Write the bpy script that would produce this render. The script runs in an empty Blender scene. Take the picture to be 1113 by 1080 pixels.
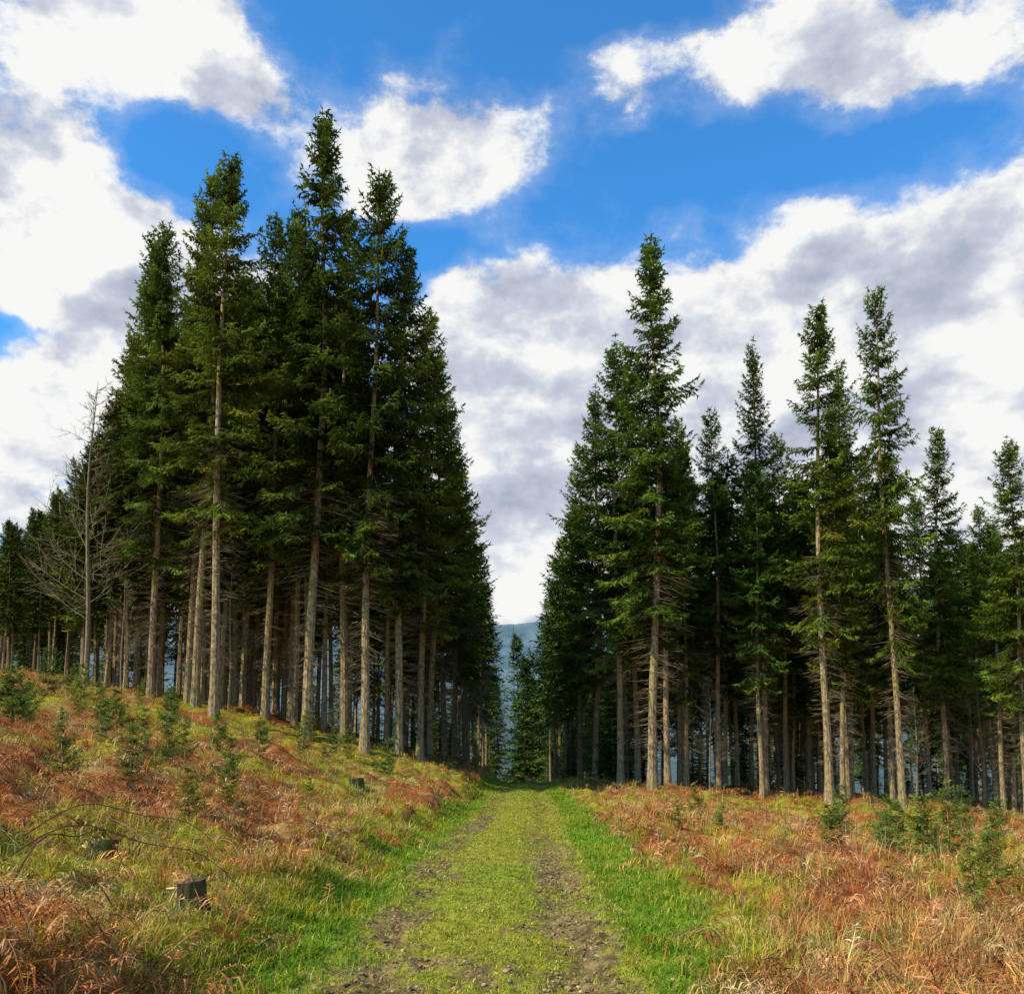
import bpy, math, random
import numpy as np
from mathutils import Vector

rng = np.random.default_rng(7)
random.seed(7)
scene = bpy.context.scene
scene.view_settings.view_transform = 'Standard'
scene.view_settings.look = 'None'
scene.view_settings.exposure = 0

# ------------------------------------------------------------------ helpers
_tab = np.random.default_rng(3).random((256, 256))
def vnoise(x, y):
    xi = np.floor(x).astype(int); yi = np.floor(y).astype(int)
    fx = x - xi; fy = y - yi
    fx = fx*fx*(3-2*fx); fy = fy*fy*(3-2*fy)
    a = _tab[xi & 255, yi & 255]; b = _tab[(xi+1) & 255, yi & 255]
    c = _tab[xi & 255, (yi+1) & 255]; d = _tab[(xi+1) & 255, (yi+1) & 255]
    return (a*(1-fx)+b*fx)*(1-fy) + (c*(1-fx)+d*fx)*fy
def fbm(x, y, octv=4):
    x = np.asarray(x, float); y = np.asarray(y, float)
    s = 0; a = 1; t = 0
    for i in range(octv):
        s = s + a*vnoise(x*2**i+17.3*i, y*2**i+5.1*i); t += a; a *= .55
    return s/t
def sstep(a, b, x):
    t = np.clip((x-a)/(b-a), 0, 1); return t*t*(3-2*t)

def build(name, V, tris=None, quads=None, col=None, mats=(), mi=None, smooth=False, parent=None, link=True):
    V = np.asarray(V, np.float32)
    nt = 0 if tris is None else len(tris); nq = 0 if quads is None else len(quads)
    me = bpy.data.meshes.new(name)
    me.vertices.add(len(V)); me.vertices.foreach_set("co", V.ravel())
    parts = []; sizes = []
    if nt: parts.append(np.asarray(tris, np.int32).ravel()); sizes.append(np.full(nt, 3, np.int32))
    if nq: parts.append(np.asarray(quads, np.int32).ravel()); sizes.append(np.full(nq, 4, np.int32))
    idx = np.concatenate(parts); sz = np.concatenate(sizes)
    me.loops.add(len(idx)); me.loops.foreach_set("vertex_index", idx)
    st = np.concatenate([[0], np.cumsum(sz)[:-1]]).astype(np.int32)
    me.polygons.add(len(sz)); me.polygons.foreach_set("loop_start", st)
    for m in mats: me.materials.append(m)
    if mi is not None: me.polygons.foreach_set("material_index", np.asarray(mi, np.int32))
    me.update(calc_edges=True)
    me.polygons.foreach_set("use_smooth", np.full(len(sz), smooth))
    if col is not None:
        at = me.color_attributes.new("Col", 'FLOAT_COLOR', 'POINT')
        c4 = np.ones((len(V), 4), np.float32); c4[:, :3] = col
        at.data.foreach_set("color", c4.ravel())
    if not link: return me
    ob = bpy.data.objects.new(name, me); scene.collection.objects.link(ob)
    if parent: ob.parent = parent
    return ob

class Acc:
    def __init__(s): s.V=[]; s.T=[]; s.Q=[]; s.C=[]; s.mt=[]; s.mq=[]; s.n=0
    def add(s, V, T=None, Q=None, C=None, m=0):
        V = np.asarray(V, float).reshape(-1, 3)
        if T is not None and len(T): s.T.append(np.asarray(T)+s.n); s.mt.append(np.full(len(T), m))
        if Q is not None and len(Q): s.Q.append(np.asarray(Q)+s.n); s.mq.append(np.full(len(Q), m))
        C = np.broadcast_to(np.asarray(C if C is not None else (1, 1, 1), float), (len(V), 3))
        s.C.append(C); s.V.append(V); s.n += len(V)
    def out(s, name, mats, **k):
        T = np.concatenate(s.T) if s.T else None; Q = np.concatenate(s.Q) if s.Q else None
        mi = np.concatenate((s.mt if s.T else [])+(s.mq if s.Q else []))
        return build(name, np.concatenate(s.V), T, Q, np.concatenate(s.C), mats, mi, **k)

def tube(acc, pts, rad, sides=6, C=(1,1,1), m=0, rough=0):
    pts = np.asarray(pts, float); n = len(pts)
    t = np.gradient(pts, axis=0); t /= np.linalg.norm(t, axis=1)[:, None]+1e-9
    ref = np.array([0, 0, 1.]) if abs(t[0, 2]) < .8 else np.array([1., 0, 0])
    a = np.cross(t, ref); a /= np.linalg.norm(a, axis=1)[:, None]+1e-9
    b = np.cross(t, a)
    th = np.linspace(0, 2*np.pi, sides, endpoint=False)
    r = np.asarray(rad)[:, None]*(1+rough*(rng.random((n, sides))-.5))
    V = pts[:, None]+r[..., None]*(a[:, None]*np.cos(th)[None, :, None]+b[:, None]*np.sin(th)[None, :, None])
    Q = []
    for i in range(n-1):
        for j in range(sides):
            k = (j+1) % sides
            Q.append((i*sides+j, i*sides+k, (i+1)*sides+k, (i+1)*sides+j))
    acc.add(V.reshape(-1, 3), Q=Q, C=C, m=m)

# ------------------------------------------------------------------ materials
def newmat(name):
    m = bpy.data.materials.new(name); m.use_nodes = True
    nt = m.node_tree; nt.nodes.clear(); return m, nt, nt.nodes, nt.links
def veg_mat(name, trans=.25, var=.25, noise_scale=30, hue=None):
    m, nt, N, L = newmat(name)
    o = N.new('ShaderNodeOutputMaterial'); at = N.new('ShaderNodeAttribute'); at.attribute_name = 'Col'
    csock = at.outputs['Color']
    if var > 0:
        tc = N.new('ShaderNodeTexCoord'); nz = N.new('ShaderNodeTexNoise'); nz.inputs['Scale'].default_value = noise_scale
        L.new(tc.outputs['Object'], nz.inputs['Vector'])
        mr = N.new('ShaderNodeMapRange'); mr.inputs[1].default_value=.3; mr.inputs[2].default_value=.7
        mr.inputs[3].default_value = 1-var; mr.inputs[4].default_value = 1+var
        L.new(nz.outputs['Fac'], mr.inputs[0])
        sc = N.new('ShaderNodeVectorMath'); sc.operation = 'SCALE'
        L.new(csock, sc.inputs[0]); L.new(mr.outputs[0], sc.inputs['Scale'])
        csock = sc.outputs[0]
    if hue:
        oi = N.new('ShaderNodeObjectInfo')
        ml = N.new('ShaderNodeVectorMath'); ml.operation = 'MULTIPLY'
        L.new(csock, ml.inputs[0]); L.new(oi.outputs['Color'], ml.inputs[1]); csock = ml.outputs[0]
    d = N.new('ShaderNodeBsdfDiffuse'); L.new(csock, d.inputs['Color'])
    if trans > 0:
        t = N.new('ShaderNodeBsdfTranslucent'); ms = N.new('ShaderNodeMixShader'); ms.inputs[0].default_value = trans
        L.new(csock, t.inputs['Color'])
        L.new(d.outputs[0], ms.inputs[1]); L.new(t.outputs[0], ms.inputs[2]); L.new(ms.outputs[0], o.inputs[0])
    else:
        L.new(d.outputs[0], o.inputs[0])
    return m
def bark_mat(name, c1, c2, c3, scale=6):
    m, nt, N, L = newmat(name)
    o = N.new('ShaderNodeOutputMaterial'); tc = N.new('ShaderNodeTexCoord')
    mp = N.new('ShaderNodeMapping'); mp.inputs['Scale'].default_value = (1, 1, .35); L.new(tc.outputs['Object'], mp.inputs[0])
    nz = N.new('ShaderNodeTexNoise'); nz.inputs['Scale'].default_value = scale*3; nz.inputs['Detail'].default_value = 4
    L.new(mp.outputs[0], nz.inputs[0])
    n2 = N.new('ShaderNodeTexNoise'); n2.inputs['Scale'].default_value = scale*.35; n2.inputs['Detail'].default_value = 3
    L.new(mp.outputs[0], n2.inputs[0])
    cr = N.new('ShaderNodeValToRGB'); e = cr.color_ramp.elements
    e[0].position=.35; e[0].color=(*c1, 1); e[1].position=.65; e[1].color=(*c2, 1); L.new(nz.outputs['Fac'], cr.inputs[0])
    mr = N.new('ShaderNodeMapRange'); mr.inputs[1].default_value=.48; mr.inputs[2].default_value=.66; L.new(n2.outputs['Fac'], mr.inputs[0])
    mx = N.new('ShaderNodeMix'); mx.data_type='RGBA'; mx.inputs[7].default_value=(*c3, 1)
    L.new(mr.outputs[0], mx.inputs[0]); L.new(cr.outputs[0], mx.inputs[6])
    b = N.new('ShaderNodeBump'); b.inputs['Strength'].default_value=.8; b.inputs['Distance'].default_value=.03; L.new(nz.outputs['Fac'], b.inputs['Height'])
    p = N.new('ShaderNodeBsdfDiffuse')
    L.new(mx.outputs[2], p.inputs['Color']); L.new(b.outputs[0], p.inputs['Normal']); L.new(p.outputs[0], o.inputs[0])
    return m

M_needle = veg_mat("spruce_needles", .3, .45, 1.2, hue=True)
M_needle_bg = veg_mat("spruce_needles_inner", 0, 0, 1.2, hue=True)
M_sap = veg_mat("sapling_needles", .25, .3, 8)
M_bark = bark_mat("spruce_bark", (.14, .095, .05), (.50, .34, .17), (.28, .23, .07))
M_twig = bark_mat("bare_twigs", (.18, .13, .07), (.34, .26, .15), (.26, .21, .1))
M_dtwig = veg_mat("dead_twigs", 0, 0, 1)
M_grass = veg_mat("grass_blades", .3, 0, 3)
M_dead = veg_mat("dead_bracken", .15, 0, 9)
M_stump = bark_mat("stump_bark", (.03, .02, .015), (.14, .09, .05), (.07, .09, .025), 12)
M_cut = bark_mat("stump_cut_wood", (.05, .035, .02), (.2, .13, .075), (.08, .09, .03), 9)

# ------------------------------------------------------------------ terrain
KY = [-400,-60,0,2,5.5,11,16,26,36,44,60,80,100,140,220,300,450,650,900,1600]
KZ = [12,3,.05,0,-.08,-.36,-.76,-1.4,-1.85,-2.4,-4.5,-7,-9,-15,-28,-24,18,54,62,50]
_yy = np.arange(-400, 1600, .5); _zz = np.interp(_yy, KY, KZ)
_k = np.hanning(9); _k /= _k.sum(); _zs = np.convolve(np.pad(_zz, 4, mode='edge'), _k, 'valid')
def xc(y): return -.35+.022*np.clip(y, -50, 140)+.05*np.sin(y*.35)
def zbase(y): return np.interp(y, _yy, _zs)
def height(x, y, detail=True):
    x = np.asarray(x, float); y = np.asarray(y, float)
    w = x-xc(y)
    z = zbase(y)
    jit = .5*(fbm(y*.8, y*0+3.3, 3)-.5)
    u = np.maximum(-w-1.3+jit*1.5, 0); v = np.maximum(w-1.35+jit, 0)
    s = np.interp(y, [0, 8, 30, 60, 200, 400], [.16, .19, .27, .27, .2, .05])
    z = z+.32*sstep(0, .8, u)+s*(np.minimum(u, 9)+.65*np.clip(u-9, 0, 70))
    z = z+.08*sstep(0, .5, v)-.05*np.minimum(v, 70)
    off = sstep(0, .8, u)+sstep(0, .8, v)
    z = z+off*((fbm(x*.35+9, y*.35, 3)-.5)*.7+(fbm(x*1.6, y*1.6, 3)-.5)*.45)
    far = sstep(200, 500, y)
    z = z+far*(fbm(x*.006+3, y*.006, 4)-.5)*35
    rut = np.exp(-((w+.62)/.24)**2)+np.exp(-((w-.62)/.24)**2)
    on = 1-np.clip(off, 0, 1)
    z = z-on*.05*rut*(.4+1.2*fbm(x*.8, y*.8, 2))
    if detail:
        n = fbm(x*9, y*9, 3); n2 = fbm(x*24+4, y*24, 2); n0 = fbm(x*3+7, y*3, 2)
        z = z+on*((n0-.5)*.08+(n-.5)*.08+(n2-.5)*.05*(.5+rut))+np.clip(off, 0, 1)*(n-.5)*.1
    return z

PAL = dict(straw=(.66,.45,.14), rust=(.60,.19,.05), rustd=(.24,.085,.03), mossy=(.44,.38,.03), green=(.17,.30,.02),
           pathg=(.40,.37,.04), soil=(.30,.19,.08), pale=(.64,.42,.19), floor=(.14,.075,.035), dgreen=(.05,.10,.015))
PAL = {k: np.array(v) for k, v in PAL.items()}
def mixc(a, b, t): return a*(1-t[..., None])+b*t[..., None]
def rutmask(x, y):
    w = x-xc(y)+.3*(fbm(x*.3+50, y*.5, 2)-.5)
    return np.exp(-((w+.72)/.32)**2)*1.1+np.exp(-((w-.66)/.34)**2)+.55*np.exp(-((w)/.35)**2)*(1-sstep(5.5, 8.5, y))
def soilmask(x, y):
    r = np.clip(rutmask(x, y), 0, 1.1)*(.5+.9*sstep(.35, .6, fbm(x*1.1+31, y*.7, 3)))*np.interp(y, [5, 12, 25], [1.15, .9, .6])
    return sstep(.48, .80, r*.48+fbm(x*3, y*3, 4)*.6+(fbm(x*12, y*12, 3)-.5)*1.1)
def mossf(x, y):     # where moss/grass wins over bracken
    w = x-xc(y)
    near = np.exp(-((np.abs(w)-1.7)/.45)**2)
    return fbm(x*.55+3, y*.5, 4)+.3*(fbm(x*2.2, y*2.2, 3)-.5)+.03*(x < 0)*sstep(11, 16, y)+.05*near-.025*(x > 0)-.02*(x < 0)*(1-sstep(9, 12, y))
def ground_color(x, y):
    w = x-xc(y); n1 = fbm(x*.5+3, y*.5, 4); n2 = fbm(x*3, y*3, 4); n3 = fbm(x*12, y*12, 3)
    c = np.broadcast_to(PAL['pathg']*.8, x.shape+(3,)).copy()
    c = mixc(c, PAL['green'], sstep(.45, .7, n1)*.35)
    c = mixc(c, mixc(np.broadcast_to(PAL['soil'], c.shape), PAL['soil']*.5, sstep(.5, .65, n3)), soilmask(x, y)*.92)
    verge = sstep(.95, 1.2, np.abs(w))
    c = mixc(c, PAL['green'], verge*sstep(.3, .55, n2+.05))
    rough = PAL['rust']*.65+0*c
    rough = mixc(rough, PAL['mossy']*.85, sstep(.48, .54, mossf(x, y)))
    rough = mixc(rough, PAL['rustd'], sstep(.45, .65, n3)*.9)
    rough = mixc(rough, PAL['straw']*.7, sstep(.55, .75, n2)*.8)
    edge = sstep(1.25, 1.65, np.where(w < 0, -w, w-.0-.35*sstep(4, 10, y)*(1-sstep(14, 24, y)))+(n2-.5)*1.5)
    c = mixc(c, rough, edge)
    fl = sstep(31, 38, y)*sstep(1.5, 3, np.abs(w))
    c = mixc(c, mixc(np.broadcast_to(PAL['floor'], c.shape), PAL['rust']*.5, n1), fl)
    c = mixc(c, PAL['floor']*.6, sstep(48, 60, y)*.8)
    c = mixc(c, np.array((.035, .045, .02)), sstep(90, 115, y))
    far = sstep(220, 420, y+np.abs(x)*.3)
    hazy_hillc = mixc(np.broadcast_to(np.array((.10,.15,.17)), c.shape), np.array((.16,.21,.22)), sstep(.35, .65, fbm(x*.05, y*.05, 4)))  # pale blue-green: aerial haze painted into the far hillside colour
    return mixc(c, hazy_hillc, far)

def axis(lo, hi, base, g, c0=0.):
    out = [c0]; v = c0
    while v < hi: v += max(base, g*abs(v)); out.append(v)
    neg = []; v = c0
    while v > lo: v -= max(base, g*abs(v)); neg.append(v)
    return np.array(neg[::-1]+out)
gx = axis(-1300, 1300, .04, .028)
gy = axis(-200, 1500, .045, .009, 3.5)
gy = np.concatenate([gy[gy > 3], np.array([-300, -150, -80, -40, -20, -10, -5, -2, 0, 1, 2, 2.5])]); gy = np.unique(np.round(gy, 4))
X, Y = np.meshgrid(gx, gy)
Z = height(X, Y)
nx, ny = len(gx), len(gy)
I = np.arange(nx*ny).reshape(ny, nx)
Qd = np.stack([I[:-1, :-1], I[:-1, 1:], I[1:, 1:], I[1:, :-1]], -1).reshape(-1, 4)
m, nt, N, L = newmat("forest_ground")
o = N.new('ShaderNodeOutputMaterial'); at = N.new('ShaderNodeAttribute'); at.attribute_name = 'Col'
tc = N.new('ShaderNodeTexCoord'); nz = N.new('ShaderNodeTexNoise'); nz.inputs['Scale'].default_value = 22; nz.inputs['Detail'].default_value = 5
nz.inputs['Roughness'].default_value = .7
L.new(tc.outputs['Object'], nz.inputs[0])
mr = N.new('ShaderNodeMapRange'); mr.inputs[1].default_value=.3; mr.inputs[2].default_value=.7; mr.inputs[3].default_value=.45; mr.inputs[4].default_value=1.45
L.new(nz.outputs['Fac'], mr.inputs[0]); sc = N.new('ShaderNodeVectorMath'); sc.operation='SCALE'
L.new(at.outputs['Color'], sc.inputs[0]); L.new(mr.outputs[0], sc.inputs['Scale'])
bp = N.new('ShaderNodeBump'); bp.inputs['Strength'].default_value=.8; bp.inputs['Distance'].default_value=.05; L.new(nz.outputs['Fac'], bp.inputs['Height'])
p = N.new('ShaderNodeBsdfDiffuse')
L.new(sc.outputs[0], p.inputs['Color']); L.new(bp.outputs[0], p.inputs['Normal']); L.new(p.outputs[0], o.inputs[0])
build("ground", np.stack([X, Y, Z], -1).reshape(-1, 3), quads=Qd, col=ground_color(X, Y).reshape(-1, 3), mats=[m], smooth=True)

# ------------------------------------------------------------------ grass
def blades(acc, x, y, h, w, col, lean=.6, sink=.01, az=None):
    n = len(x)
    if n == 0: return
    P = np.stack([x, y, height(x, y)-sink], -1)
    az = rng.random(n)*2*np.pi if az is None else az
    le = lean*(.3+rng.random(n))
    d = np.stack([np.cos(az), np.sin(az), 0*az], -1); sd = np.stack([-np.sin(az+rng.normal(0, .5, n)), np.cos(az), 0*az], -1)
    up = np.array([0, 0, 1.])
    h = h[:, None]; w = w[:, None]; le = le[:, None]
    m1 = P+up*h*.55+d*h*le*.3; tp = P+up*h*np.clip(1-.35*le**2, .15, 1)+d*h*le
    V = np.stack([P-sd*w/2, P+sd*w/2, m1+sd*w*.42, m1-sd*w*.42, tp], 1).reshape(-1, 3)
    b = np.arange(n)[:, None]*5
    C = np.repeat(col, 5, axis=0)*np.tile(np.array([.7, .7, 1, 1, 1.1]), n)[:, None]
    acc.add(V, T=b+np.array([3, 2, 4]), Q=b+np.array([0, 1, 2, 3]), C=C)
def sample(n, y0, y1, lo=-.72, hi=.72):
    y = y0*(y1/y0)**rng.random(n); x = y*(lo+(hi-lo)*rng.random(n)); return x, y
def jitc(c, a=.2):
    n = len(c); return np.clip(c*(1+rng.normal(0, a, (n, 1)))*(1+rng.normal(0, a*.3, (n, 3))), .004, .85)

acc = Acc()
n = 140000; y = 4.2*(40/4.2)**rng.random(n); w = rng.uniform(-1.6, 1.75, n); x = w+xc(y)
n2 = fbm(x*3, y*3, 4); n1 = fbm(x*.5+3, y*.5, 4)
keep = rng.random(n) > np.clip(soilmask(x, y)*1.1, 0, .93); x, y, w, n1, n2 = x[keep], y[keep], w[keep], n1[keep], n2[keep]
verge = sstep(.85, 1.2, np.abs(w)+(n2-.5)*1.2)
base = mixc(np.broadcast_to(PAL['pathg']*1.0, (len(x), 3)), PAL['green']*1.05, np.clip(sstep(.48, .7, n1)*.4+verge*.88, 0, 1))
straw = rng.random(len(x)) < .18-.08*verge; base[straw] = PAL['straw']
h = (.018+.028*rng.random(len(x))+verge*.045*rng.random(len(x)))*(1+y*.012)
blades(acc, x, y, h, .0045*(.7+.6*rng.random(len(x)))*(1+y*.06), jitc(base, .3), .9)
n = 46000; y = 4.2*(38/4.2)**rng.random(n); sd = np.where(rng.random(n) < .5, -1, 1)
w = np.where(sd < 0, -1.1-.6*rng.random(n), 1.05+rng.random(n)**1.3*(.3+.7*sstep(4, 9, y)*(1-sstep(12, 24, y)))); x = w+xc(y)
n2 = fbm(x*2+8, y*2, 3); k = rng.random(n) < sstep(.42, .62, n2); x, y, w, n2 = x[k], y[k], w[k], n2[k]
c = mixc(np.broadcast_to(PAL['green'], (len(x), 3)), PAL['mossy'], np.clip(rng.random(len(x))*.4+sstep(.47, .6, fbm(x*1.3+60, y*1.3, 3))*.6, 0, 1))
blades(acc, x, y, (.04+.08*rng.random(len(x)))*(1+y*.01), .005*(1+y*.06)*np.ones(len(x)), jitc(c, .3), .8)
acc.out("track_grass", [M_grass])

def offpath(x, y, m=1.4):
    w = x-xc(y); nn = 1.3*(fbm(x*1.6+5, y*1.6, 3)-.5)
    return np.where(w < 0, -w+nn > m, w > m+.05+.35*sstep(4, 9, y)*(1-sstep(12, 24, y))+nn)
acc = Acc(); x, y = sample(150000, 3.5, 45); k = offpath(x, y, 1.25) & (mossf(x, y) > .492); x, y = x[k], y[k]
c = mixc(np.broadcast_to(PAL['mossy'], (len(x), 3)), PAL['green'], rng.random(len(x))**2*.8*sstep(.4, .6, fbm(x*.9+70, y*.9, 3)))
c[rng.random(len(x)) < .22] = PAL['straw']
blades(acc, x, y, (.05+.09*rng.random(len(x)))*(1+y*.008), .005*(1+y*.07)*np.ones(len(x)), jitc(c, .28), .9)
acc.out("mossy_grass", [M_grass])
acc = Acc(); tx, ty = sample(5600, 3.6, 48); k = offpath(tx, ty, 1.4); tx, ty = tx[k], ty[k]
dens = fbm(tx*.6+20, ty*.6, 3)+np.where(tx > 0, .05, 0); k = (dens > .48) | (rng.random(len(tx)) < .15); tx, ty = tx[k], ty[k]
nb = 36; T = len(tx); rr = rng.random((T, nb))*(.07+.05*rng.random((T, 1)))*(1+ty[:, None]*.02); aa = rng.random((T, nb))*2*np.pi
hh = (.08+.18*rng.random((T, 1))**1.3)*np.where(tx > 0, 1.25, 1.)[:, None]*(.5+.7*rng.random((T, nb)))
tc_ = mixc(np.broadcast_to(PAL['straw'], (T, 3)), PAL['rust'], np.clip(rng.random(T)*1.6-.25, 0, 1))
gsel = rng.random(T) < .25; tc_[gsel] = PAL['mossy']
x = (tx[:, None]+rr*np.cos(aa)).ravel(); y = (ty[:, None]+rr*np.sin(aa)).ravel()
blades(acc, x, y, hh.ravel(), .0038*(1+y*.09), jitc(np.repeat(tc_, nb, 0), .28), .85, az=(aa+rng.normal(0, .6, aa.shape)).ravel())
x, y = sample(6500, 5.5, 40); k = offpath(x, y, 1.8) & ((x > 0) | (rng.random(len(x)) < .35)) & (fbm(x*.7+2, y*.7, 3) > .46); x, y = x[k], y[k]
blades(acc, x, y, .2+.35*rng.random(len(x)), .0028*(1+y*.09), jitc(np.broadcast_to(PAL['pale'], (len(x), 3)), .25), .35)
acc.out("dry_grass", [M_grass])

# ------------------------------------------------------------------ dead bracken
def frond(seed):
    r = np.random.default_rng(seed); a = Acc(); n = 16; L = .62
    s = np.linspace(0, 1, n); P = np.stack([L*s, .05*np.sin(s*3+seed), .16*np.sin(s*2.6)-.03*s], -1)
    wv = .0038*(1-s*.8)
    V = np.stack([P+np.array([0, 1, 0])*wv[:, None], P-np.array([0, 1, 0])*wv[:, None]], 1).reshape(-1, 3)
    a.add(V, Q=[(2*i, 2*i+1, 2*i+3, 2*i+2) for i in range(n-1)], C=(1.1, 1.35, 1.4))
    for i in range(4, n):
        for sg in (-1, 1):
            if r.random() < .15: continue
            l = .19*(1-s[i])**.8+.025; l *= r.uniform(.4, 1.15); ang = sg*r.uniform(.7, 1.5); dz = r.uniform(-1.2, .5)
            d = np.array([math.cos(ang), math.sin(ang), dz]); q = np.array([-math.sin(ang), math.cos(ang), r.uniform(-.8, .8)])
            w = l*.065; b = P[i]; mdl = b+d*l*.45+np.array([0, 0, r.uniform(-.02, .02)])
            a.add([b, mdl+q*w, mdl-q*w, b+d*l+np.array([0, 0, -l*r.random()*.7])], T=[(0, 1, 2), (1, 3, 2)], C=(1, 1, 1)*np.array([r.uniform(.5, 1.4)]))
    return np.concatenate(a.V), np.concatenate(a.T), np.concatenate(a.Q), np.concatenate(a.C)
def scatter(acc, tpl, P, rz, tilt, sc, col):
    V, T, Q, C = tpl; n = len(P)
    if n == 0: return
    ct, st = np.cos(tilt), np.sin(tilt); cz, sz = np.cos(rz), np.sin(rz)
    x, y, z = V[:, 0], V[:, 1], V[:, 2]
    X1 = x[None]*ct[:, None]-z[None]*st[:, None]; Z1 = x[None]*st[:, None]+z[None]*ct[:, None]
    X2 = X1*cz[:, None]-y[None]*sz[:, None]; Y2 = X1*sz[:, None]+y[None]*cz[:, None]
    W = np.stack([X2, Y2, Z1], -1)*sc[:, None, None]+P[:, None]
    off = (np.arange(n)*len(V))[:, None, None]
    acc.add(W.reshape(-1, 3), T=None if T is None else (T[None]+off).reshape(-1, 3), Q=None if Q is None else (Q[None]+off).reshape(-1, 4),
            C=(C[None]*col[:, None]).reshape(-1, 3))
acc = Acc()
x, y = sample(14000, 3.6, 40, -.75, .75)
k = offpath(x, y, 1.45) & ((mossf(x, y) < .512) | (rng.random(len(x)) < .15)) & ((x < 0) | (rng.random(len(x)) < .8)); x, y = x[k], y[k]
for s in range(6):
    kk = np.arange(len(x)) % 6 == s; xx, yy = x[kk], y[kk]; n = len(xx)
    P = np.stack([xx, yy, height(xx, yy)+.01+.08*rng.random(n)], -1)
    pn = np.clip(rng.random(n)**2*.6+sstep(.53, .65, fbm(xx*.8+90, yy*.8, 3))*.5, 0, 1)
    base = mixc(np.broadcast_to(PAL['rust'], (n, 3)), PAL['pale'], pn); dk = rng.random(n) < .28; base[dk] = PAL['rustd']
    scatter(acc, frond(s), P, rng.random(n)*6.28, rng.normal(.06, .25, n), .3+.42*rng.random(n)+yy*.007, jitc(base, .28))
acc.out("dead_bracken", [M_dead])

acc = Acc()
def arch(x0, y0, x1, y1, hgt, r=.006, col=(.12, .06, .04)):
    s = np.linspace(0, 1, 14); xs = x0+(x1-x0)*s; ys = y0+(y1-y0)*s+.05*np.sin(s*5)
    z0 = height(np.array([x0]), np.array([y0]))[0]; z1 = height(np.array([x1]), np.array([y1]))[0]
    tube(acc, np.stack([xs, ys, z0+(z1-z0)*s+hgt*4*s*(1-s)*(1+.2*np.sin(s*9))], -1), r*(1-.6*s), 5, col)
arch(-3.6, 6.3, -1.9, 6.9, .42); arch(-3.9, 7.2, -2.4, 7.8, .35); arch(-3.2, 5.6, -2.9, 6.9, .5); arch(-4.6, 7.9, -3.4, 7.3, .3)
for i in range(420):
    y = 4.2*(14/4.2)**random.random(); x = random.uniform(-.7, .7)*y
    if not offpath(np.array([x]), np.array([y]), 1.6)[0]: continue
    a = random.random()*6.28; l = random.uniform(.3, .9)
    c = random.choice([(.35, .22, .13), (.16, .08, .05), (.5, .34, .2), (.45, .26, .14)])
    arch(x, y, x+l*math.cos(a), y+l*math.sin(a), random.uniform(.04, .18), random.uniform(.0018, .0035), c)
acc.out("bramble_stems", [M_dead])

def lump(seed):
    r = np.random.default_rng(seed); t = (1+5**.5)/2
    V = np.array([(-1,t,0),(1,t,0),(-1,-t,0),(1,-t,0),(0,-1,t),(0,1,t),(0,-1,-t),(0,1,-t),(t,0,-1),(t,0,1),(-t,0,-1),(-t,0,1)])/1.9
    V = V*(1+r.uniform(-.3, .3, (12, 1)))*np.array([1, .8, .55])
    F = np.array([(0,11,5),(0,5,1),(0,1,7),(0,7,10),(0,10,11),(1,5,9),(5,11,4),(11,10,2),(10,7,6),(7,1,8),(3,9,4),(3,4,2),(3,2,6),(3,6,8),(3,8,9),(4,9,5),(2,4,11),(6,2,10),(8,6,7),(9,8,1)])
    return V, F, None, np.ones((12, 3))
acc = Acc(); n = 30000; y = 4.2*(30/4.2)**rng.random(n); x = xc(y)+rng.uniform(-1.2, 1.2, n)
k = soilmask(x, y) > .4+.6*rng.random(n); x, y = x[k], y[k]
for s in range(5):
    kk = np.arange(len(x)) % 5 == s; xx, yy = x[kk], y[kk]; n = len(xx)
    base = mixc(np.broadcast_to(PAL['soil'], (n, 3)), np.array((.44, .30, .13)), rng.random(n)**2)
    scatter(acc, lump(s), np.stack([xx, yy, height(xx, yy)], -1), rng.random(n)*6.28, rng.normal(0, .3, n), .005+.02*rng.random(n)**3, jitc(base, .28))
acc.out("soil_clods", [M_dead])

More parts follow.
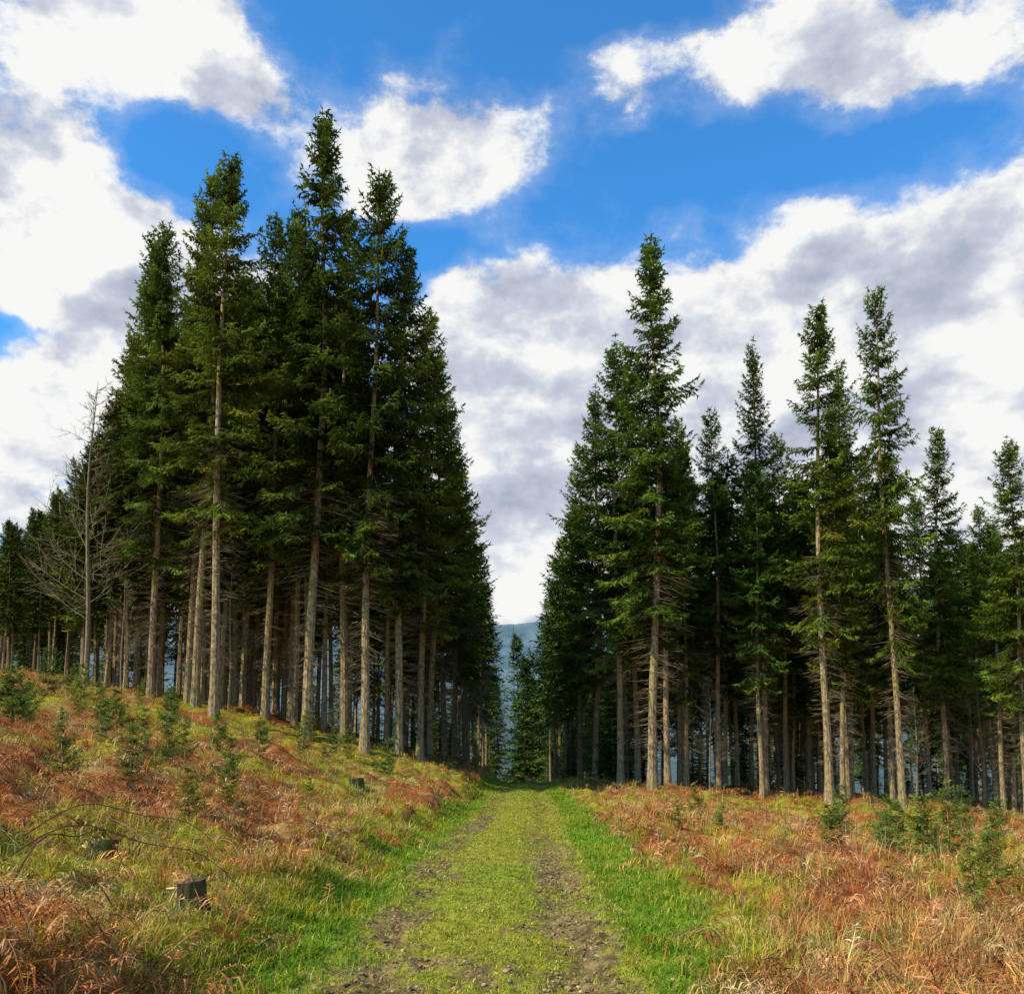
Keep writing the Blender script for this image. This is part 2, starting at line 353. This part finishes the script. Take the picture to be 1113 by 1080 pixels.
# ------------------------------------------------------------------ trees
def crown(acc, r, H, zb, R, spacing, nper, twig, tw_w, col, mleaf, mwood, gap=.12, droop=1., shape=.85, subs=4):
    z = zb; ph = r.random()*6.28; ph2 = r.random()*6.28
    PB=[]; DB=[]; LB=[]; CB=[]
    while z < H-.01*H:
        t = (z-zb)/(H-zb)
        for k in range(nper+(r.random() < .5)):
            az = r.random()*6.283
            lum = (math.sin(az*2+z/H*26+ph)*.5+math.sin(az+z/H*41+ph2)*.5)*(1-.75*t**2)
            if r.random() < (gap*(1.8-1.4*t)+.22*max(0, -lum))*(droop > 0): continue
            L = R*((1-t)**shape)*min(1, .45+t*2.2)*r.uniform(.55, 1.15)*(1+.28*lum)+.014*H
            if r.random() < .08: L *= 1.3
            pit = (-.46+1.3*t**1.6)*droop+r.normal(0, .13)
            z0 = z+r.uniform(-.5, .5)*spacing
            n = max(4, int(L/twig)); s = np.linspace(.08, 1, n)
            dx, dy = math.cos(az), math.sin(az)
            zz = L*(math.tan(pit)*s-.24*s**2*droop+.3*s**4)
            rr = L*s*math.cos(pit)
            P = np.stack([dx*rr, dy*rr, z0+zz], -1)
            hw = np.array([-dy, dx, 0])*(.011*H/20)
            A = np.array([0, 0, z0])
            acc.add([A+hw*1.5, A-hw*1.5, P[n//2]-hw, P[n//2]+hw, P[-1]], Q=[(0, 1, 2, 3)], T=[(3, 2, 4)], C=(.12, .09, .05), m=mwood)
            T = np.gradient(P, axis=0); T /= np.linalg.norm(T, axis=1)[:, None]
            S = np.array([-dy, dx, 0.])
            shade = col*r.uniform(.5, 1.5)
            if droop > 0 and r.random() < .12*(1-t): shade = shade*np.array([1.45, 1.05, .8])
            for sg in (-1, 1):
                ang = r.uniform(.7, 1.15, n)[:, None]
                D = T*np.cos(ang)+sg*S*np.sin(ang); D[:, 2] += r.uniform(-.8, .05, n)
                l = (.34*L*(1-s)**.7*(s+.15)**.3+twig*1.5)*r.uniform(.6, 1.2, n)
                PB.append(P+r.normal(0, twig*.15, (n, 3))); DB.append(D); LB.append(l); CB.append(np.tile(shade, (n, 1))*(.4+.95*s[:, None]))  # inner-crown shading painted into needle colour: darker near the trunk, brighter at tips
            PB.append(P[-1:]-T[-1:]*twig); DB.append(T[-1:]); LB.append(np.array([twig*3])); CB.append(shade[None]*1.3)
        z += spacing*(1.15-.6*t)*r.uniform(.8, 1.2)
    # leader shoot
    PB.append(np.array([[0, 0, H*.975]])); DB.append(np.array([[0.02, 0, 1.]])); LB.append(np.array([.04*H])); CB.append(col[None])
    P = np.concatenate(PB); D = np.concatenate(DB); l = np.concatenate(LB)[:, None]; C = np.concatenate(CB); n = len(P)
    D /= np.linalg.norm(D, axis=1)[:, None]
    up = r.normal(0, .35, (n, 3))+np.array([0, 0, 1.]); S = np.cross(D, up); S /= np.linalg.norm(S, axis=1)[:, None]+1e-9
    b = np.arange(n)[:, None]
    m_ = P+D*l*.4
    V = np.stack([P, m_+S*tw_w*.5, P+D*l, m_-S*tw_w*.5], 1).reshape(-1, 3)
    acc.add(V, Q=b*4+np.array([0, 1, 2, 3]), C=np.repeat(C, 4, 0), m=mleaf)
    for j in range(subs):
        a = r.uniform(.15, .95, (n, 1)); sg = 1 if j % 2 else -1
        D2 = D*.7+sg*S*.6+r.normal(0, .2, (n, 3)); D2[:, 2] -= r.uniform(0, .8, n)*(1 if j > 1 else .3)
        D2 /= np.linalg.norm(D2, axis=1)[:, None]
        l2 = l*r.uniform(.25, .5, (n, 1))+twig*.5
        B = P+D*l*a; S2 = np.cross(D2, D); S2 = np.cross(D2, S2+r.normal(0, .3, (n, 3))); S2 /= np.linalg.norm(S2, axis=1)[:, None]+1e-9
        V = np.stack([B+S2*tw_w*.35, B-S2*tw_w*.35, B+D2*l2], 1).reshape(-1, 3)
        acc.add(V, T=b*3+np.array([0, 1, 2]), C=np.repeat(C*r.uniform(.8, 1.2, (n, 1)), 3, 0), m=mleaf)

def spruce_mesh(seed, base=.35, R=1.9, gap=.12, nper=5, shape=.85, lod=False):
    r = np.random.default_rng(seed); H = 20.; acc = Acc()
    zs = np.linspace(-.4, H, 16); sway = np.stack([.12*np.sin(zs*.25+seed)-.12*np.sin(seed), .1*np.cos(zs*.22+seed*2)-.1*np.cos(seed*2), zs], -1)
    f = (sstep(0, 6, zs)*(1-sstep(12, 19, zs)))[:, None]; sway[:, :2] *= f
    rad = .145*(1-np.clip(zs, 0, H)/H)**.8+.010; rad[0] *= 1.5; rad[1] *= 1.05
    if lod: rad = rad*.85
    tube(acc, sway, rad, 5 if lod else 9, m=1, rough=.08)
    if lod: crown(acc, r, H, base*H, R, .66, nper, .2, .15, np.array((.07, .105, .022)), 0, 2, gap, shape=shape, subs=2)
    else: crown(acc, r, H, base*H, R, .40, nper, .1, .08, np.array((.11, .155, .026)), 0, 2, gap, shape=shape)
    for i in range(60 if lod else 210):
        z = r.uniform(.06, base+.15)*H; az = r.random()*6.283; l = r.uniform(.2, 1.3)*(.3+z/(base*H))*.9
        d = np.array([math.cos(az), math.sin(az), r.uniform(-.35, .1)]); q = np.array([-d[1], d[0], 0])*.012
        A = np.array([0, 0, z]); B = A+d*l+np.array([0, 0, -.15*l])
        mpt = A+d*l*.5; cc = np.array((.19, .135, .07))*r.uniform(.6, 1.4)
        acc.add([A+q, A-q, mpt-q*.6, mpt+q*.6, B], Q=[(0, 1, 2, 3)], T=[(3, 2, 4)], C=cc, m=2)
        acc.add([A+np.array([0, 0, .012]), A-np.array([0, 0, .012]), B], T=[(0, 1, 2)], C=cc, m=2)
        for k in range(4):
            a = r.uniform(.3, .9); b0 = A+d*l*a; e = b0+(np.array([d[0], d[1], 0])*.6+np.array([-d[1], d[0], 0])*r.choice([-1, 1])*.7+np.array([0, 0, r.uniform(-.6, .1)]))*l*.3
            acc.add([b0+np.array([0, 0, .008]), b0-np.array([0, 0, .008]), e], T=[(0, 1, 2)], C=cc, m=2)
    return acc.out("spruce_mesh_%d" % seed, [M_needle_bg if lod else M_needle, M_bark, M_dtwig], link=False)

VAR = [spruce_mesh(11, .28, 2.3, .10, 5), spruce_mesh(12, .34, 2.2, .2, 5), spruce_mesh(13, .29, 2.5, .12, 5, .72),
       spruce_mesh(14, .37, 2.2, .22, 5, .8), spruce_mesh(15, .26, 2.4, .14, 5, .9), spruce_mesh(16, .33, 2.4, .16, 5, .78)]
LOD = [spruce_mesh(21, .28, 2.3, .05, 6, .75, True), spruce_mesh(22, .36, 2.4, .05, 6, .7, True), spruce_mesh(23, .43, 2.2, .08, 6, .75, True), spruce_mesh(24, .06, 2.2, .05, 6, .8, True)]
def gz(x, y): return float(height(np.array([x]), np.array([y]), False)[0])
def put_tree(name, x, y, top, v, wid=1., parent=None, lib=VAR):
    g = gz(x, y); H = top-g
    ob = bpy.data.objects.new(name, lib[v]); scene.collection.objects.link(ob)
    a = random.random(); b = random.uniform(.75, 1.15)
    if x < 0: ob.color = ((1.0+.5*a)*b, (.98+.17*a)*b, (.85-.3*a)*b, 1)
    else: ob.color = ((.82+.35*a)*b, (1.0+.1*a)*b, (.9-.2*a)*b, 1)
    ob.location = (x, y, g); s = H/20; ob.scale = (s*wid, s*wid, s); ob.rotation_euler = (random.uniform(-.014, .014), random.uniform(-.014, .014), random.random()*6.28)
    if parent: ob.parent = parent
    return ob
front = [(-6.9,30,23.3,0,1.05),(-4.95,30,20.9,2,.95),(-4.0,31.5,18.6,0,1.05),(-9.7,29,21,1,1.05),(-11.2,31.5,21.6,3,1.),(-13,32,19.6,2,1.),
 (-9.0,32.5,20.,5,1.),(-8.9,36,23,4,1.),(-15.2,36,19.8,4,1.05),(-22.5,45,13.8,5,1.),(-27.3,50,12.4,0,1.),(-24.5,47,12.6,3,1.),(-30,52,12.2,2,1.),
 (-3.7,40,17.4,0,1.1),(-3.7,36,18.,2,1.),(-3.5,46,17.2,4,1.1),(-3.4,53,17,0,1.1),(-6.2,33,20.4,5,1.),(-14,34.5,20,0,1.),(-16.8,38,17.6,5,1.),(-12.2,33.5,19.5,1,1.),
 (5.0,32,18.9,0,1.08),(4.3,35.5,16,2,1.),(5.9,34,14.5,3,1.),(3.9,42,16.3,4,1.1),(8.3,36,13.4,3,.95),(9.9,35,15.8,4,.85),(10.6,30,15.2,1,1.05),
 (12.7,34,14.6,4,.9),(12.6,29,15.4,5,.85),(15.5,32,11.4,0,1.),(18.3,34,8.9,5,1.),(15.0,26.2,9.3,2,1.),(15.3,38,12.4,1,.95),(7.6,40,14.2,5,1.),(3.8,50,16,0,1.1),
 (11.3,37,12.5,5,.95),(17.2,37,10.2,1,1.),(5.2,37,15.5,5,1.),(6.9,35.5,12,4,.95),
 (16.4,30,7.6,3,1.1),(14.2,33.5,11.2,2,.95),(19.6,36,8.6,0,1.),(13.8,36.5,12.,5,.95),(9.2,33,10.5,1,1.),(11.8,32,11.6,5,.95),(17.6,31.5,6.5,4,1.2)]
for (x, y, t, v, w) in front:
    ra = (t-1.6)/y; t = 1.6+(t-1.6)*(1-.05*max(0, ra-.4)/.32)
    put_tree("spruce_tree", x, y, t, v, w)
E = bpy.data.objects.new("distant_spruce_forest", None); scene.collection.objects.link(E)
cnt = 0
def bg(x, y, t, w=1., v=None):
    global cnt
    put_tree("forest_tree_%d" % cnt, x, y, t, random.randrange(3) if v is None else v, w, E, LOD); cnt += 1
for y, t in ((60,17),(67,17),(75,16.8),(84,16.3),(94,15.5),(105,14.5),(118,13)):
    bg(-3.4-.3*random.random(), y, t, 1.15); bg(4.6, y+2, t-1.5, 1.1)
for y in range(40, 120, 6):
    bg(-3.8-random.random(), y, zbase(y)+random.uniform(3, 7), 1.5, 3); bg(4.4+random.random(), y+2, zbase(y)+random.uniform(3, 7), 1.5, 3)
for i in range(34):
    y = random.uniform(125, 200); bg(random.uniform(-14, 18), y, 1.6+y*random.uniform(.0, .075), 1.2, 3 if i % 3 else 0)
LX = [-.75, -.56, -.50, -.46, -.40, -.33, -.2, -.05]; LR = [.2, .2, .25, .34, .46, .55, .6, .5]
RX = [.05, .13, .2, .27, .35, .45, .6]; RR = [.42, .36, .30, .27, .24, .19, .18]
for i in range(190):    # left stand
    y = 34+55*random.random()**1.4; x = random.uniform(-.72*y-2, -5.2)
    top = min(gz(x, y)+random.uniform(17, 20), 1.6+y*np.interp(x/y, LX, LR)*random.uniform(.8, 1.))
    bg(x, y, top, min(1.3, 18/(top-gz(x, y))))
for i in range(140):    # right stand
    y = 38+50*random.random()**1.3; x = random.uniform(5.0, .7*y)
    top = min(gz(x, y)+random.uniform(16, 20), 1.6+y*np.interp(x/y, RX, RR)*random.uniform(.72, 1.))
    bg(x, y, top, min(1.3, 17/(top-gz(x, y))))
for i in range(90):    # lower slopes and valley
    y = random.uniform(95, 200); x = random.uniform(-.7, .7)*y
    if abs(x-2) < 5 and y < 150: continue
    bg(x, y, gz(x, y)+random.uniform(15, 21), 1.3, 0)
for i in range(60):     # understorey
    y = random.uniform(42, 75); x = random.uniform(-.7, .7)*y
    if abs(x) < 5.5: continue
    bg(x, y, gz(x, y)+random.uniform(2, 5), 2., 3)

def bare_tree(seed, H=14):
    r = np.random.default_rng(seed); acc = Acc()
    zs = np.linspace(-.3, H, 12); tube(acc, np.stack([.1*np.sin(zs*.5), .1*np.cos(zs*.4), zs], -1), .12*(1-np.clip(zs, 0, H)/H)**.9+.008, 7, m=0)
    def br(p, d, l, rad, lev):
        n = 5; s = np.linspace(0, 1, n); d = d/np.linalg.norm(d); bend = r.normal(0, .15, 3)+np.array([0, 0, .18])
        P = p+d*l*s[:, None]+bend*l*(s**2)[:, None]
        tube(acc, P, rad*(1-.7*s), 3, m=0)
        if lev:
            for k in range(6 if lev == 2 else 4):
                a = r.uniform(.25, .95); i = int(a*(n-1)); q = P[i]
                br(q, d+r.normal(0, .55, 3), l*r.uniform(.3, .55), rad*.6, lev-1)
    for i in range(60):
        z = H*(.22+.76*(i/60)); az = r.random()*6.28; l = (H-z)*.22+.6
        br(np.array([.1*math.sin(z*.5), .1*math.cos(z*.4), z]), np.array([math.cos(az), math.sin(az), .5]), l*r.uniform(.6, 1.2), .018, 2)
    return acc.out("bare_mesh_%d" % seed, [M_twig], link=False)
BM = [bare_tree(1), bare_tree(2)]
for x, y, t, b in ((-15.2,31.5,13.2,0),(-2.9,58,9.,1),(-2.6,74,8.,0),(-13.2,30,6.,1),(17.3,33,4.5,0),(19.5,36,4,1),(3.4,70,5,1),(-10.5,33,7,0),(-2.9,44,4,0),(-5.6,29,2.5,1),(14,31,2,1),(7.3,33,2.5,0)):
    g = gz(x, y); ob = bpy.data.objects.new("bare_larch_tree", BM[b]); scene.collection.objects.link(ob)
    ob.location = (x, y, g); s = (t-g)/14; ob.scale = (s, s, s); ob.rotation_euler = (0, 0, random.random()*6)

def sapling(seed, col):
    r = np.random.default_rng(seed); acc = Acc(); H = 1.
    tube(acc, [(0, 0, -.05), (0.01, 0, .5), (0, 0, 1.)], [.014, .009, .003], 5, m=1)
    crown(acc, r, H, .06, .36, .085, 4, .022, .014, np.array(col), 0, 2, .1, droop=-.35, shape=.7)
    return acc.out("sapling_mesh_%d" % seed, [M_sap, M_bark, M_dtwig], link=False)
SM = [sapling(1, (.15, .21, .03)), sapling(2, (.19, .23, .03)), sapling(3, (.12, .18, .035))]
saps = [(-5.,10,.75),(-3.4,9.5,.6),(-4.7,11,.8),(-9.3,17,1.1),(-6.6,15,1.),(-7,18,1.1),(-4.1,13,.8),(-9.2,19,1.2),(-5.9,13,.7),(-7.9,14.5,.9),
    (-4.7,20,1.),(-11,21,1.3),(-5.6,17,.8),(3.75,7.3,.72),(5.6,13,.95),(4.8,13.5,.7),(2.6,14,.5),(9.3,17,1.1),(3.5,15,.55),(7.4,14,.8),(6.6,18,1.),(4.1,20,.7),(-3.3,14.5,.45),(10.5,21,1.2),(4.6,8.6,.6)]
for i in range(34):
    y = random.uniform(9.5, 27); x = random.uniform(-.62*y, -3) if random.random() < .7 else random.uniform(4, .6*y); saps.append((x, y, random.uniform(.4, 1.1)))
for i, (x, y, h) in enumerate(saps):
    g = float(height(np.array([x]), np.array([y]))[0]); ob = bpy.data.objects.new("spruce_sapling", SM[i % 3]); scene.collection.objects.link(ob)
    f = random.uniform(.8, 1.2); ob.location = (x, y, g); ob.scale = (h*f, h*f, h); ob.rotation_euler = (random.uniform(-.12, .12), random.uniform(-.12, .12), random.random()*6)

def stump(x, y, r0, h):
    g = float(height(np.array([x]), np.array([y]))[0]); acc = Acc(); S = 18
    th = np.linspace(0, 2*np.pi, S, endpoint=False); root = 1+.35*np.maximum(0, np.sin(th*4+x))
    lv = [(-.12, 1.5), (0, 1.3), (h*.25, 1.08), (h*.6, 1.), (h, .96)]; V = []
    for i, (z, f) in enumerate(lv):
        ff = f*(1+(root-1)*(1-i/4)**1.5)*(1+.12*rng.random(S)); V += [(r0*ff[j]*math.cos(th[j]), r0*ff[j]*math.sin(th[j]), z+(.015*math.sin(th[j]+2)+.015*rng.random() if i == 4 else 0)) for j in range(S)]
    Q = [(i*S+j, i*S+(j+1) % S, (i+1)*S+(j+1) % S, (i+1)*S+j) for i in range(4) for j in range(S)]
    acc.add(V, Q=Q, m=0); V2 = V[-S:]; acc.add(V2+[(0, 0, h+.004)], T=[(j, (j+1) % S, S) for j in range(S)], m=1)
    ob = acc.out("tree_stump", [M_stump, M_cut]); ob.location = (x, y, g); ob.rotation_euler = (random.uniform(-.1, .1), random.uniform(-.1, .1), 0)
for s in ((-2.15, 6.1, .09, .21), (-3.4, 7.5, .12, .16), (-3.3, 19, .15, .22)): stump(*s)

# ------------------------------------------------------------------ sun + sky
el = math.radians(42); sdir = Vector((-.88*math.cos(el), -.475*math.cos(el), math.sin(el))).normalized()
ld = bpy.data.lights.new("sun", 'SUN'); ld.energy = 5.0; ld.angle = math.radians(.5); ld.color = (1, .92, .76)
lo = bpy.data.objects.new("sun", ld); scene.collection.objects.link(lo); lo.rotation_euler = sdir.to_track_quat('Z', 'Y').to_euler()
wd = bpy.data.worlds.new("World"); scene.world = wd; wd.use_nodes = True
wd.cycles.sampling_method = 'NONE'
nt = wd.node_tree; N = nt.nodes; L = nt.links; N.clear()
def Mth(op, a, b=None, c=None, clamp=False):
    n = N.new('ShaderNodeMath'); n.operation = op; n.use_clamp = clamp
    for i, v in enumerate((a, b, c)):
        if v is None: continue
        if isinstance(v, (int, float)): n.inputs[i].default_value = v
        else: L.new(v, n.inputs[i])
    return n.outputs[0]
def SS(v, a, b, lo=0., hi=1.):
    n = N.new('ShaderNodeMapRange'); n.interpolation_type = 'SMOOTHSTEP'; L.new(v, n.inputs[0])
    for i, q in enumerate((a, b, lo, hi)): n.inputs[i+1].default_value = q
    return n.outputs[0]
sky = N.new('ShaderNodeTexSky'); sky.sky_type = 'NISHITA'; sky.sun_disc = False; sky.sun_elevation = el; sky.sun_rotation = math.atan2(sdir.x, sdir.y)
tc = N.new('ShaderNodeTexCoord'); vec = tc.outputs['Generated']
sp = N.new('ShaderNodeSeparateXYZ'); L.new(vec, sp.inputs[0])
DEG = 180/math.pi
azs = Mth('MULTIPLY', Mth('ARCTAN2', sp.outputs[0], sp.outputs[1]), DEG); els = Mth('MULTIPLY', Mth('ARCSINE', sp.outputs[2]), DEG)
def noise(off, scale, det=8, rough=.55, stretch=1.5, dist=.0):
    mp = N.new('ShaderNodeMapping'); mp.inputs['Location'].default_value = off; mp.inputs['Scale'].default_value = (1, 1, stretch); L.new(vec, mp.inputs[0])
    n = N.new('ShaderNodeTexNoise'); n.inputs['Scale'].default_value = scale; n.inputs['Detail'].default_value = det; n.inputs['Roughness'].default_value = rough
    n.inputs['Distortion'].default_value = dist; L.new(mp.outputs[0], n.inputs[0]); return n
wn = noise((3, 1, 2), 5, 3); ws = N.new('ShaderNodeSeparateColor'); L.new(wn.outputs['Color'], ws.inputs[0])
az = Mth('ADD', azs, Mth('MULTIPLY', Mth('SUBTRACT', ws.outputs[0], .5), 10)); ee = Mth('ADD', els, Mth('MULTIPLY', Mth('SUBTRACT', ws.outputs[1], .5), 6))
blobs = [(-26,38,13,4.2,1.1),(-16.5,34,3.8,2.8,.6),(-29,27,7,5,1.2),(-24,22.5,7,3.5,1.),(-22,31.0,2.8,1.6,-1.),(-30,20.3,3.5,.8,-.6),
 (-3.2,33.4,5.6,3.2,1.15),(-9,31.2,4.,2.2,.85),(6.5,34.5,3.4,4.,.5),(-9,38.5,5,2,-.6),(5,40,6,1.6,-.5),(-5,27.4,4,1.2,-.6),(19.7,36.6,10,3.2,1.),(26,33.8,6,2.2,.75),(12,31.5,8,1.2,-.5),(20,30.5,9,1.0,-.4),
 (14.7,23.2,12,4.2,1.25),(3,24.6,6,3.,1.05),(-3.5,21,5,4,.9),(29.6,23.8,8,3.4,1.0),(3,15,9,6,1.1),(24,16,16,6,1.1),(-28.7,15.5,8,3.7,1.),(-16,20,6,7,.8),
 (70,32,25,9,1),(-75,30,22,10,1),(0,75,60,12,.8)]
F = None
for a, e, sa, se, w in blobs:
    dx = Mth('DIVIDE', Mth('SUBTRACT', az, a), sa); dy = Mth('DIVIDE', Mth('SUBTRACT', ee, e), se)
    q = Mth('MULTIPLY_ADD', dx, dx, Mth('MULTIPLY', dy, dy))
    g = Mth('MULTIPLY', Mth('EXPONENT', Mth('MULTIPLY', q, -1)), w)
    F = g if F is None else Mth('ADD', F, g)
F = Mth('ADD', F, SS(els, 17, 5, 0, .9))
F = Mth('MINIMUM', F, 1.25)
n1 = noise((0, 0, 0), 6.5, 9, .62); n1b = noise((-.03, -.01, .05), 6.5, 5, .58)
Fn = Mth('ADD', F, Mth('MULTIPLY', Mth('SUBTRACT', n1.outputs['Fac'], .5), 2.1))
mask = Mth('ADD', SS(Fn, .40, .68, 0, .80), SS(Fn, .05, .62, 0, .20))
rel = Mth('MULTIPLY', Mth('SUBTRACT', n1.outputs['Fac'], n1b.outputs['Fac']), 2.6)
n3 = noise((5, 5, 5), 4.2, 5, .5, 2.4)
thick = SS(Fn, .75, 1.5)
gr = Mth('MULTIPLY', Mth('MULTIPLY', thick, SS(n3.outputs['Fac'], .36, .6)), .34)
br = Mth('ADD', Mth('SUBTRACT', .87, gr), rel)
br = Mth('MINIMUM', Mth('MAXIMUM', br, .3), .97)
cr = N.new('ShaderNodeValToRGB'); e = cr.color_ramp.elements; e[0].position=.3; e[0].color=(.42, .46, .58, 1); e[1].position=.92; e[1].color=(.94, .94, .93, 1)
x = e.new(.65); x.color = (.60, .64, .74, 1); L.new(br, cr.inputs[0])
sk = N.new('ShaderNodeVectorMath'); sk.operation = 'MULTIPLY'; sk.inputs[1].default_value = (.055, .17, .26); L.new(sky.outputs[0], sk.inputs[0])
mx = N.new('ShaderNodeMix'); mx.data_type = 'RGBA'; L.new(mask, mx.inputs[0]); L.new(sk.outputs[0], mx.inputs[6]); L.new(cr.outputs[0], mx.inputs[7])
bg_ = N.new('ShaderNodeBackground'); bg_.inputs[1].default_value = 1.0; L.new(mx.outputs[2], bg_.inputs[0])
wo = N.new('ShaderNodeOutputWorld'); L.new(bg_.outputs[0], wo.inputs[0])

# ------------------------------------------------------------------ camera
cd = bpy.data.cameras.new("camera"); cd.lens = 31.18; cd.sensor_width = 36; cd.clip_end = 5000; cd.clip_start = .05; cd.shift_y = .122
co = bpy.data.objects.new("camera", cd); scene.collection.objects.link(co); co.location = (0, 0, 1.6); co.rotation_euler = (math.radians(95), 0, 0)
scene.camera = co
